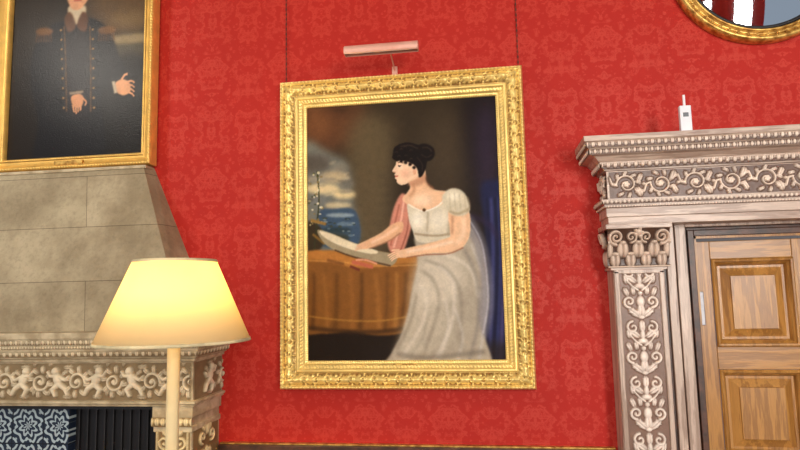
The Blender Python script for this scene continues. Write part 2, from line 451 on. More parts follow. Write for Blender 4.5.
C.line([(472,224),(484,250),(489,300),(484,335)],1.3,(204,200,208),.7,.75)
# shawl
C.shape([(404,195),(412,204),(414,222),(410,240),(404,254),(394,256),(389,246),(391,228),(396,208)],(208,136,112),.8)
for P,w,c in (([(406,200),(402,225),(395,250)],2,(242,184,158)),([(411,208),(409,232),(402,253)],1.6,(150,84,66)),([(401,206),(396,228),(392,248)],1.5,(166,94,74))):
    C.line(P,w,c,.5,.85)
# paper
C.shape([(316,232),(330,235),(352,244),(376,252),(398,258),(392,268),(372,264),(352,258),(334,252),(322,244)],(160,144,112),.5)
C.shape([(318,233),(330,235.6),(352,244.5),(378,253),(372,256),(346,250),(326,241)],(230,214,178),.5)
C.line([(334,252),(354,259),(392,268)],1.6,(70,46,26),.5,.9)
# far forearm + hand
SK=(240,192,150)
C.shape([(404,224),(404,233),(396,240),(384,246),(372,250),(362,251),(358,247),(368,242),(382,235),(394,226)],(228,176,134),.5)
C.line([(400,229),(386,238),(372,245)],2.6,(250,212,176),1,.8)
for k in range(4): C.line([(366,245+k*1.2),(357-k*.6,247.5+k*1.7)],1.6,(228,178,138),.3,1,.9)
C.line([(402,235),(390,243),(370,251)],1,(136,84,56),.6,.8)
# bodice
C.shape([(410,203),(426,212),(444,202),(452,192),(463,198),(468,220),(464,238),(440,244),(420,244),(414,232),(410,218)],(220,206,178),.5)
C.ell(420,222,7,9,(248,238,216),2.5,.9); C.ell(440,222,9,9,(244,232,208),3,.8)
C.line([(416,236),(440,238),(464,233)],2,(162,140,110),.6,.9); C.line([(430,214),(429,234)],1.8,(174,156,128),.9,.8)
C.line([(452,222),(450,238)],3,(168,150,124),1.2,.8)
# neck + chest
C.shape([(409,178),(426,170),(428,183),(436,191),(450,194),(446,204),(436,210),(424,213),(412,208),(404,201),(409,194),(412,188)],SK,.5)
C.ell(424,202,10,6,(252,218,184),2.5,.8); C.line([(414,184),(416,192),(411,198)],2.5,(194,134,96),1.2,.8)
C.line([(427,176),(428,184),(436,191)],2,(170,112,80),1,.8)
C.line([(410,206),(424,213),(438,209),(448,200)],1.4,(250,242,224),.4,.9)
C.ell(426,212,1.7,1.7,(96,60,28),.4)
# near arm
C.shape([(451,212),(469,212),(472,228),(470,241),(462,250),(453,249),(452,236)],SK,.5)
C.shape([(470,238),(465,249),(452,255),(432,256),(412,259),(402,260),(398,256),(406,251),(428,246),(450,240),(462,234)],SK,.5)
C.line([(465,218),(465,236),(458,246)],3.6,(253,220,186),1.6,.8); C.line([(455,244),(430,250),(408,254)],2.6,(253,222,192),1.1,.85)
C.line([(465,250),(450,256),(428,257),(408,260)],1.2,(146,90,62),.5,.85); C.line([(454,218),(454,236)],1.6,(176,118,86),1,.8)
for k in range(4): C.line([(404,253+k*1.6),(396,254.5+k*2),(389+k*1.2,258+k*1.9)],2,(240,194,154),.3,1,1.1)
C.line([(401,252),(393,252.5)],1.5,(240,194,154),.3)
# sleeve
C.shape([(444,199),(449,192),(457,190),(465,194),(470,203),(471,213),(464,218),(453,216),(446,208)],(218,204,174),.7)
C.ell(455,198,7,4,(250,240,216),2,.9); C.line([(451,213),(460,216),(470,211)],2.2,(164,142,108),.9,.8)
for x in (451,456,461,466): C.line([(x,195),(x+1.4,212)],1,(184,166,134),.6,.6)
C.line([(469,199),(471,208),(468,215)],1.6,(150,130,100),.8,.7)
# head (profile)
C.shape([(400,157),(398.2,162),(397.2,166),(394.2,171.4),(394.6,173),(397,174),(396,176),(397.2,177.5),(396.6,179.5),(398.2,181),(398.8,184),(402.5,186.4),(408,185.4),(414,182),(421,179),(426,170),(422,158),(410,153)],(246,206,168),.35)
C.ell(407,175,5,4,(234,160,130),2,.5); C.ell(402,168,3,2.5,(253,224,194),1,.6)
C.shape([(409,185),(416,181),(424,176),(426,184),(416,188)],(190,132,98),1.2,.7)
C.line([(399.6,163.8),(402,162.9),(405.2,164)],.8,(84,56,40),.3,.9); C.ell(401.2,167.1,1.3,.7,(50,34,28),.3); C.line([(399.8,166.2),(403.4,166.4)],.6,(70,46,36),.25,.9)
C.line([(395,172.8),(397.6,173.5)],.8,(176,108,82),.4,.8); C.line([(396.6,177.3),(399.8,177.5)],1.4,(186,80,66),.35,.9)
C.ell(416.5,173,1.8,3,(230,168,134),.4,.9)
# hair: soft curls over the brow, gathered crown and knot behind
HR=(24,17,14)
C.shape([(394.5,155),(396,148),(402,144),(410,142.5),(417,144),(424,147),(428,153),(429,160),(428,168),(425,176),(421,178.5),(419.5,171),(416,166),(409,162.6),(402,161.4),(397,161),(394,158.5)],HR,.5)
C.shape([(419,147),(425,143.8),(432,145.5),(436.5,150.5),(436,157.5),(431,162),(424,161),(419,155)],HR,.7)
for x,y,r in ((396,158,1.8),(399,160.6,1.7),(403,161.8,1.7),(407.5,163.2,1.8),(412,165.2,1.8),(416,168.6,1.7)): C.ell(x,y,r,r,HR,.5)
for x,y in ((398,153),(403,150),(401,157),(408,156.5),(413,160),(407,147.5),(413,151)): C.line([(x-1.7,y+.3),(x,y-1.1),(x+1.7,y)],.6,(74,54,42),.4,.7)
C.line([(402,147),(411,145.4),(420,149)],1,(78,58,46),.6,.7); C.line([(424,148),(430,148),(434,152)],1,(78,58,46),.6,.7); C.line([(423,155),(429,158),(434,155)],.9,(64,46,36),.5,.7); C.line([(419,158),(424,165),(424,173)],.9,(64,46,36),.5,.7)
# ribbon on the table
C.line([(352,264),(362,266),(374,269)],4,(190,100,72),.6); C.line([(356,262),(366,262),(378,266)],2,(224,154,118),.5); C.line([(350,268),(360,272)],2.5,(110,48,34),.5)
C.line([(326,262),(344,266)],3,(100,58,26),.8,.7)

# gilt frames
def tile_scroll(w,h):
    R=Relief(w,h,.0022,True)
    R.spiral(w*.25,h*.5,h*.34,1.2,math.pi,1,h*.08,h*.05,.9); R.spiral(w*.75,h*.5,h*.34,1.2,math.pi,-1,h*.08,h*.05,.9)
    for k in range(6):
        an=k*1.05
        R.leaf(w*.25+math.cos(an)*h*.3,h*.5+math.sin(an)*h*.3,h*.3,an+.6,.8,.5)
        R.leaf(w*.75+math.cos(an)*h*.3,h*.5-math.sin(an)*h*.3,h*.3,-an-.6,.8,.5)
    for c in (0,.5):
        for a in (-1.2,-.4,.4,1.2): R.leaf(w*c,h*.1,h*.8,math.pi/2+a*.55,1,.25)
        R.blob(w*c,h*.5,h*.14,h=1)
    return R
def sampler(R):
    def f(s_,t_):
        xi=((s_%R.w)/R.w*(R.nx-1)); yi=np.clip(t_,0,1)*(R.ny-1)
        x0=xi.astype(int); y0=yi.astype(int); x1=np.minimum(x0+1,R.nx-1); y1=np.minimum(y0+1,R.ny-1)
        fx=xi-x0; fy=yi-y0
        return (R.a[y0,x0]*(1-fx)+R.a[y0,x1]*fx)*(1-fy)+(R.a[y1,x0]*(1-fx)+R.a[y1,x1]*fx)*fy
    return f
def gilt_frame(name,cx,cz,W,H,w,y0,prof,orn,mat,parent,nt_=44,step=.0035,light=(248,214,128),dark=(134,92,38)):
    V=[];F=[];Cc=[]
    pt=[p[0] for p in prof]; ph=[p[1] for p in prof]
    ts=np.concatenate([[0],np.linspace(0,1,nt_),[1]])
    for k in range(4):
        L=W if k%2==0 else H; O=H if k%2==0 else W
        n=int(L/step); f=np.linspace(-1,1,n)
        T_,Fq=np.meshgrid(ts,f,indexing='ij')
        a=Fq*(L/2-w*T_); bb=-(O/2)+w*T_
        o_,ov=orn(a,T_,L/2-w*T_)
        h=np.interp(T_,pt,ph)+o_
        h[0]=0; h[-1]=0.005
        an=k*math.pi/2; c,s_=round(math.cos(an)),round(math.sin(an))
        x=a*c-bb*s_; z=a*s_+bb*c
        off=len(V)
        P=np.stack([cx+x,y0-h,cz+z],-1).reshape(-1,3)
        V+=list(map(tuple,P)); F+=(gridfaces(len(ts),n)+off).tolist()
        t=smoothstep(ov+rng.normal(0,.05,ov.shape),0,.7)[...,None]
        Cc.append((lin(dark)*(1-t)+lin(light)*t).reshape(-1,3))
    return mobj(name,V,F,mat,parent,True,np.vstack(Cc))
Tm=sampler(tile_scroll(.125,.055))
def orn_main(a,t,half):
    o=np.zeros_like(a); ov=np.full_like(a,.8)
    m=t<.13; l=np.abs(np.sin(a*math.pi/.020)); o=np.where(m,l*.005,o); ov=np.where(m,.4+.5*l,ov)
    tb=(t-.14)/.44; m=(t>=.14)&(t<.58); v=Tm(a,tb)
    cor=np.exp(-((half-np.abs(a))/.08)**2)
    v2=np.clip(v+cor*.4*np.abs(np.sin((half-np.abs(a))*90+tb*5)),0,1.3)
    o=np.where(m,v2*.011+cor*.008,o); ov=np.where(m,v2*.9+.15,ov)
    m=(t>=.58)&(t<.61); ov=np.where(m,.35,ov)
    m=(t>=.74)&(t<.86); l=np.abs(np.sin(a*math.pi/.018+ (t-.74)*14)); o=np.where(m,l*.004,o); ov=np.where(m,.3+.6*l,ov)
    m=(t>=.93); l=np.abs(np.sin(a*math.pi/.012)); o=np.where(m,l*.003,o); ov=np.where(m,.4+.5*l,ov)
    return o,ov
E=empty('lady_portrait_painting')
fx,fz,FW,FH,fwid=-.4374,2.0375,1.333,1.681,.144
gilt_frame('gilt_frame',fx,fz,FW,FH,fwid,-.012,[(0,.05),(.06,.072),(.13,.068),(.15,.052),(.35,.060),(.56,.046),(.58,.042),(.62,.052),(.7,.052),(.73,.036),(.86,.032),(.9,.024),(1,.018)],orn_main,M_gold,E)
C.mesh('oil_canvas',fx,fz,FW-2*fwid+.01,FH-2*fwid+.01,-.022,M_oil,E,.95)
boxes('backboard',[(fx-.62,fx+.62,-.014,-.001,fz-.79,fz+.79)],M_dark,E)
boxes('name_plate',[(fx-.06,fx+.06,-.046,-.040,fz-FH/2+fwid-.036,fz-FH/2+fwid-.016)],M_goldp,E,.002)
for nm,x in (('hanging_chain',-1.085),('hanging_chain.001',.215)):
    V=[];F=[];n=240
    z0=fz+FH/2+.002
    for i in range(n):
        z=z0+(HZ-.05-z0)*i/(n-1); r=.0028+.0018*math.sin(i*1.3)
        for k in range(6):
            a=k*math.pi/3; V.append((x+r*math.cos(a),-.012+r*math.sin(a),z))
    for i in range(n-1):
        for k in range(6): F.append((i*6+k,i*6+(k+1)%6,(i+1)*6+(k+1)%6,(i+1)*6+k))
    mobj(nm,V,F,M_cord,None,True)
E=empty('picture_light')
def tube(name,pts,r,mat,parent=None,cyc=False):
    cu=bpy.data.curves.new(name,'CURVE'); cu.dimensions='3D'; sp=cu.splines.new('POLY'); sp.points.add(len(pts)-1)
    for p,q_ in zip(sp.points,pts): p.co=(*q_,1)
    sp.use_cyclic_u=cyc; cu.bevel_depth=r; cu.bevel_resolution=4; cu.use_fill_caps=True
    cu.materials.append(mat); o=bpy.data.objects.new(name,cu); COL.objects.link(o)
    if parent: o.parent=parent
    return o
V=[];F=[];n=18
for x in (-.685,-.30):
    for k in range(n):
        a=math.pi*(-.25+1.5*k/(n-1)); V.append((x,-.26-.027*math.cos(a),2.945+.027*math.sin(a)))
for k in range(n-1): F.append((k,k+1,n+k+1,n+k))
F.append(tuple(range(n))); F.append(tuple(range(2*n-1,n-1,-1)))
o=mobj('half_round_shade',V,F,M_bar,E,False); md=o.modifiers.new('s','SOLIDIFY'); md.thickness=.003
tube('bulb_tube',[(-.66,-.26,2.942),(-.325,-.26,2.942)],.010,M_white,E)
tube('arm',[(-.46,-.24,2.965),(-.46,-.16,2.970),(-.46,-.06,2.94),(-.46,-.01,2.92)],.004,M_bar,E)
boxes('wall_bracket',[(-.475,-.445,-.012,0,2.895,2.945)],M_bar,E,.002)

# ---- naval officer portrait
def mpn(p):
    x,y=p; U=(x-7)/135.; return (U,1-((159-9*U)-y)/209.)
C=Canvas(260,400,mpn,(30,22,15))
C.ell(120,5,40,34,(96,72,44),10,.9); C.ell(30,10,26,50,(40,30,19),12,.8)
C.shape([(100,38),(150,34),(150,60),(104,62)],(74,66,48),2); C.shape([(104,36),(150,33),(150,41),(104,43)],(142,122,86),1.5)
C.ell(125,20,22,8,(128,102,64),5,.7); C.shape([(95,70),(150,62),(150,165),(95,165)],(18,13,9),4,.9)
C.shape([(28,60),(34,36),(46,24),(60,18),(84,16),(98,22),(108,34),(116,56),(124,72),(116,92),(104,86),(100,100),(102,165),(38,165),(38,120),(30,88)],(20,17,19),1.2)
C.shape([(60,20),(72,30),(82,20),(86,60),(88,110),(66,112),(62,60)],(32,25,26),1.5,.9)
for x0,x1 in ((60,66),(86,90)):
    C.line([(x0,24),((x0+x1)/2,60),(x1,110)],1.3,(112,76,38),.5,.8)
    for k in range(9):
        t=k/8; C.ell(x0+(x1-x0)*t+(-3 if x0<70 else 3),28+t*78,1.2,1.2,(176,130,64),.4,.85)
for cx in (40,103):
    C.ell(cx,29,9,4,(128,84,42),1,.8)
    for k in range(7): C.line([(cx-7+k*2.3,31),(cx-8+k*2.6,40)],1.3,(112,72,36),.6,.7)
C.line([(46,40),(52,70),(46,110)],1.2,(42,34,34),.8,.8); C.line([(104,48),(112,72)],1,(40,32,34),.8,.8)
C.shape([(64,4),(81,4),(79,18),(73,23),(66,18)],(190,170,138),.9); C.shape([(60,16),(66,10),(72,25),(64,30)],(90,56,32),.8); C.shape([(84,16),(78,10),(73,25),(82,30)],(86,52,30),.8)
C.shape([(60,-22),(63,-34),(73,-38),(83,-34),(87,-20),(85,-6),(78,5),(72,8),(66,5),(61,-7)],(206,148,108),.7)
C.shape([(58,-16),(58,-34),(70,-44),(82,-42),(89,-30),(88,-16),(84,-30),(74,-34),(64,-31)],(110,100,88),1)
for x in (67,79): C.ell(x,-18,2.2,1,(50,36,30),.4); C.line([(x-3,-22),(x+3,-22.4)],1,(90,70,56),.4)
C.line([(73,-18),(71.5,-9),(74,-8)],1.2,(170,108,80),.6); C.line([(69,-2),(77,-2)],1.5,(170,80,66),.5)
SK=(206,142,96)
C.shape([(70,95),(77,92),(82,95),(82,102),(78,106),(72,104)],SK,.5)
for k in range(4): C.line([(72+k*2.6,103),(73+k*2.2,108),(74+k*1.8,112-abs(k-1)*1.5)],2.2,SK,.35,1,1.4)
C.line([(81,96),(85,100),(84,104)],1.8,SK,.35); C.line([(68,92),(82,90)],3,(140,118,92),.6)
C.shape([(113,82),(120,78),(127,82),(128,90),(122,94),(115,91)],(220,156,108),.5)
for k in range(4): C.line([(124,81+k*3),(129,80+k*4),(132,82+k*4.4)],2.4,(214,150,102),.35,1,1.5)
C.line([(119,79),(122,74),(125,73)],2.2,(214,150,102),.35); C.line([(111,80),(114,92)],3.2,(190,170,138),.6)
E=empty('naval_officer_portrait_painting')
lw=.083; LW,LH=1.045,1.46; lx=-1.868-LW/2; lz=2.452+LH/2
def orn_left(a,t,half):
    o=np.zeros_like(a); ov=np.full_like(a,.8)
    m=(t>.05)&(t<.22); l=np.abs(np.sin(a*math.pi/.018)); o=np.where(m,l*.004,o); ov=np.where(m,.4+.5*l,ov)
    m=(t>.8)&(t<.92); l=np.abs(np.sin(a*math.pi/.014)); o=np.where(m,l*.003,o); ov=np.where(m,.35+.5*l,ov)
    m=(t>.24)&(t<.28)|(t>.74)&(t<.78); ov=np.where(m,.15,ov)
    return o,ov
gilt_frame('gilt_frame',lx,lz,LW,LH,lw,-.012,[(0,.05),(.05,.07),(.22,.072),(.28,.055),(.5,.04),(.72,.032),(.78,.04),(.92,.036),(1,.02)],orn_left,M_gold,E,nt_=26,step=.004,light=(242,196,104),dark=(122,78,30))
C.mesh('oil_canvas',lx,lz,LW-2*lw+.01,LH-2*lw+.01,-.022,M_oil2,E,1.0)
boxes('backboard',[(lx-.46,lx+.46,-.014,-.001,lz-.69,lz+.69)],M_dark,E)
boxes('name_plate',[(lx-.09,lx+.09,-.068,-.05,lz-LH/2+.026,lz-LH/2+.052)],M_goldp,E,.002)

# ---------------- fireplace
E=empty('fireplace')
fc=-2.39; bx1=-1.46; bx0=2*fc-bx1; yf=-.33
ht,hb=2.44,1.53
xt,xb=-1.885,-1.50
V=[(2*fc-xb,0,hb),(2*fc-xb+.03,-.30,hb),(xb-.03,-.30,hb),(xb,0,hb),(2*fc-xt,0,ht),(2*fc-xt+.02,-.085,ht),(xt-.02,-.085,ht),(xt,0,ht)]
F=[(0,3,2,1),(4,5,6,7),(1,2,6,5),(2,3,7,6),(0,1,5,4),(3,0,4,7)]
o=mobj('chimney_hood',V,F,M_block,E)
boxes('hood_capping',[(2*fc-xt-.0,xt+.0,-.095,0,ht-.012,ht+.006)],M_stonep,E,.003)
usweep('mantel_cornice',bx0,bx1,yf,[(0,1.375),(.012,1.378),(.012,1.39),(.026,1.398),(.026,1.402),(.03,1.41),(.048,1.436),(.048,1.444),(.052,1.448),(.054,1.466),(.058,1.47),(.070,1.492),(.070,1.498),(.078,1.50),(.078,1.53)],M_stonep,E)
def band(name,w,h,p,kind):
    R=Relief(w,h,.003)
    n=int(w/p)
    for i in range(n+1):
        x=i*w/n
        if kind=='egg':
            R.blob(x,h*.5,p*.3,h*.48,0,1); R.blob(x+w/n/2,h*.5,p*.07,h*.5,0,.8)
        else:
            R.leaf(x,h*.05,h*.95,math.pi/2,.95,.6); R.leaf(x+w/n/2,h*.9,h*.6,-math.pi/2,.6,.4)
    return R
LT,DK=(224,206,170),(130,108,74)
Wd=bx1-bx0
for nm,z0,z1,oo,p,kd in (('leaf_band',1.404,1.440,.034,.035,'leaf'),('egg_band',1.468,1.496,.060,.03,'egg'),('bead_band',1.446,1.464,.049,.016,'egg')):
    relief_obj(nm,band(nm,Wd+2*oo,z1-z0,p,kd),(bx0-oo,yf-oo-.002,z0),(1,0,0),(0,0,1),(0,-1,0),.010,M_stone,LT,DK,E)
    relief_obj(nm+'_return',band(nm,.33+oo,z1-z0,p,kd),(bx1+oo+.002,-.33-oo,z0),(0,1,0),(0,0,1),(1,0,0),.010,M_stone,LT,DK,E)
boxes('frieze_block',[(bx0,bx1,yf,0,1.165,1.376)],M_stonep,E)
def putti(w,h):
    R=Relief(w,h,.003); n=max(1,round(w/.215)); p=w/n
    for i in range(n):
        cx=(i+.5)*p; d=1 if i%2 else -1
        k=h/.19
        R.blob(cx-d*.020*k,.150*k,.023*k,h=1)
        R.blob(cx-d*.005*k,.108*k,.027*k,.040*k,d*.35,.95)
        R.stroke([(cx-d*.01*k,.125*k),(cx-d*.045*k,.125*k),(cx-d*.062*k,.15*k)],.012*k,.008*k,.85)
        R.stroke([(cx+d*.008*k,.12*k),(cx+d*.04*k,.105*k),(cx+d*.06*k,.125*k)],.012*k,.008*k,.85)
        R.stroke([(cx,.082*k),(cx-d*.030*k,.058*k),(cx-d*.012*k,.022*k)],.018*k,.010*k,.95)
        R.stroke([(cx+d*.008*k,.082*k),(cx+d*.042*k,.06*k),(cx+d*.058*k,.028*k)],.018*k,.010*k,.9)
        R.leaf(cx+d*.012*k,.125*k,.05*k,math.pi/2-d*.9,.6)
        x2=cx+p*.5
        R.spiral(x2,.095*k,.044*k,1.4,0,d,.009*k,.006*k,.7)
        R.blob(x2,.095*k,.014*k,h=.9)
        for a in range(8):
            an=a*.785+.4; R.leaf(x2+math.cos(an)*.034*k,.095*k+math.sin(an)*.042*k,.048*k,an+.5,.7,.5)
        for zz in (.02,.17): R.leaf(cx+d*.02*k,zz*k,.06*k,0,.5,.4); R.leaf(cx-d*.06*k,zz*k,.05*k,1.2,.5,.4)
    return R
FL,FD=(230,212,178),(136,114,80)
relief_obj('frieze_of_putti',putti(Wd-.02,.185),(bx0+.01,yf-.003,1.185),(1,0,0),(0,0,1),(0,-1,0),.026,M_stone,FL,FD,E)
relief_obj('frieze_of_putti_return',putti(.31,.185),(bx1+.003,yf+.01,1.185),(0,1,0),(0,0,1),(1,0,0),.02,M_stone,FL,FD,E)
usweep('architrave_moulding',bx0,bx1,yf,[(0,1.155),(.01,1.158),(.012,1.166),(.02,1.172),(.02,1.182),(0,1.186)],M_stonep,E)
jx=-1.674
for sx,(a_,b_) in (('right',(jx,bx1)),('left',(bx0,2*fc-jx))):
    boxes('jamb_'+sx,[(a_+.012,b_-.012,yf+.012,0,.12,1.165),(a_-.0,b_+.0,yf-.0,0,0,.14),(a_+.004,b_-.004,yf+.004,0,1.03,1.06),(a_,b_,yf-.002,0,1.10,1.158)],M_stonep,E,.005)
    R=Relief(b_-a_-.03,.9,.004)
    w_=R.w
    R.stroke([(.012,.01),(.012,.89)],.006,.006,.6); R.stroke([(w_-.012,.01),(w_-.012,.89)],.006,.006,.6)
    for k in range(7):
        z=.06+k*.125
        for s_ in (-1,1):
            R.spiral(w_/2+s_*.042,z+.03,.028,1.2,-math.pi/2,s_,.007,.005,.8)
            R.leaf(w_/2+s_*.01,z+.05,.06,math.pi/2-s_*.7,.8,.5); R.leaf(w_/2+s_*.04,z+.06,.05,math.pi/2-s_*.2,.7,.5)
        R.leaf(w_/2,z+.03,.08,math.pi/2,1,.45); R.blob(w_/2,z+.02,.014,h=1)
    relief_obj('jamb_relief_'+sx,R,(a_+.015,yf+.009,.14),(1,0,0),(0,0,1),(0,-1,0),.018,M_stone,(226,204,156),(132,106,66),E)
    R2=band('c',b_-a_,.045,.03,'leaf')
    relief_obj('jamb_capital_band_'+sx,R2,(a_,yf-.004,1.058),(1,0,0),(0,0,1),(0,-1,0),.014,M_stone,(226,204,156),(132,106,66),E)
R=Relief(.28,.9,.004)
for k in range(7):
    z=.06+k*.125
    for s_ in (-1,1): R.spiral(.14+s_*.05,z+.03,.03,1.2,-math.pi/2,s_,.008,.005,.8); R.leaf(.14+s_*.01,z+.05,.06,math.pi/2-s_*.7,.8,.5)
    R.leaf(.14,z+.03,.08,math.pi/2,1,.45)
relief_obj('jamb_return_relief',R,(bx1-.010,yf+.03,.14),(0,1,0),(0,0,1),(1,0,0),.016,M_stone,(226,204,156),(132,106,66),E)
boxes('firebox_panel',[(-2.29,jx+.012,-.05,0,0,1.165)],M_iron,E)
L=[]
for k in range(12):
    x=-2.275+k*.051; L.append((x,x+.018,-.066,-.05,.0,1.15))
boxes('firebox_ribs',L,M_iron,E,.004)
boxes('tile_cheek',[(2*fc-jx-.012,-2.29,-.11,0,0,1.165)],M_tile,E)
boxes('iron_lintel',[(2*fc-jx-.01,jx+.01,-.30,-.12,1.135,1.17)],M_iron,E)
boxes('hearth_slab',[(bx0-.1,bx1+.0,-.8,yf-.0,0,.04)],M_stonep,E,.006)

# ---------------- floor lamp
LXc,LYc=-1.2,-1.0
E=empty('floor_lamp')
lathe('lampshade',[(.150,1.838),(.154,1.839),(.286,1.528),(.281,1.528),(.150,1.838)],72,M_shade,E,loc=(LXc,LYc,0))
m_trim=plain('shade_trim',(244,226,176),.7)
lathe('shade_trim_top',[(.1495,1.830),(.1505,1.841),(.156,1.841),(.160,1.830)],72,m_trim,E,loc=(LXc,LYc,0))
lathe('shade_trim_bottom',[(.279,1.525),(.284,1.536),(.2855,1.536),(.289,1.525),(.279,1.525)],72,m_trim,E,loc=(LXc,LYc,0))
lathe('column',[(0,.03),(.05,.03),(.032,.06),(.024,.1),(.024,1.50),(.03,1.51),(.03,1.54),(.012,1.55),(.012,1.62),(0,1.62)],32,M_pole,E,loc=(LXc,LYc,0))
lathe('base',[(0,0),(.16,0),(.16,.02),(.14,.03),(0,.035)],48,M_pole,E,loc=(LXc,LYc,0))
lathe('bulb',[(0,1.62),(.014,1.63),(.02,1.65),(.016,1.665),(0,1.67)],20,M_white,E,loc=(LXc,LYc,0))
for k in range(3):
    a=k*2.094; tube('spider_%d'%k,[(LXc,LYc,1.80),(LXc+.151*math.cos(a),LYc+.151*math.sin(a),1.834)],.002,M_steel,E)
tube('harp',[(LXc,LYc,1.61),(LXc+.05,LYc,1.66),(LXc+.05,LYc,1.75),(LXc,LYc,1.80),(LXc-.05,LYc,1.75),(LXc-.05,LYc,1.66),(LXc,LYc,1.61)],.0015,M_steel,E)

# ---------------- carved door surround
E=empty('door_surround')
cx0=1.49; ex0,ex1=.604,2*cx0-.604; eyf=-.18
LW_,DW_=(244,222,202),(98,68,52)
ZC=lambda z: 2.262+(z-2.252)*1.2
boxes('entablature_core',[(ex0,ex1,eyf,0,2.0,2.30)],M_limedh,E)
usweep('cornice',ex0,ex1,eyf,[(o_*.86,ZC(z)) for o_,z in [(0,2.252),(.014,2.254),(.014,2.262),(.04,2.28),(.04,2.286),(.05,2.29),(.07,2.306),(.105,2.31),(.105,2.332),(.112,2.336),(.125,2.356),(.135,2.362),(.135,2.382)]],M_limedh,E)
usweep('architrave',ex0,ex1,eyf,[(0,1.998),(.004,2.0),(.004,2.034),(.012,2.038),(.012,2.078),(.022,2.084),(.022,2.096),(.036,2.110),(.036,2.120),(0,2.126)],M_limedh,E)
EW=ex1-ex0
def lr(nm,R,o_,dep,ret=None): return relief_obj(nm,R,o_,(1,0,0),(0,0,1),(0,-1,0),dep,M_carv,LW_,DW_,E)
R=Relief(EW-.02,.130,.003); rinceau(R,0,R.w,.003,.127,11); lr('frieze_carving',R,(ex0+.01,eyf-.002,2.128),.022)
R=Relief(.16,.130,.003); rinceau(R,0,.16,.003,.127,1)
relief_obj('frieze_carving_return',R,(ex0-.002,-.01,2.128),(0,-1,0),(0,0,1),(-1,0,0),.02,M_carv,LW_,DW_,E)
for nm,z0,z1,oo,p,kd,dp in (('cornice_leaf_band',ZC(2.260),ZC(2.288),.027,.032,'leaf',.014),('cornice_egg_band',ZC(2.311),ZC(2.331),.0905,.026,'egg',.008),('cornice_lip_band',ZC(2.336),ZC(2.360),.104,.03,'leaf',.008),('architrave_leaf_band',2.096,2.118,.03,.02,'leaf',.008),('architrave_bead',2.080,2.092,.018,.014,'egg',.006)):
    lr(nm,band(nm,EW+2*oo,z1-z0,p,kd),(ex0-oo,eyf-oo-.002,z0),dp)
    relief_obj(nm+'_return',band(nm,.18+oo,z1-z0,p,kd),(ex0-oo-.002,0,z0),(0,-1,0),(0,0,1),(-1,0,0),dp,M_carv,LW_,DW_,E)
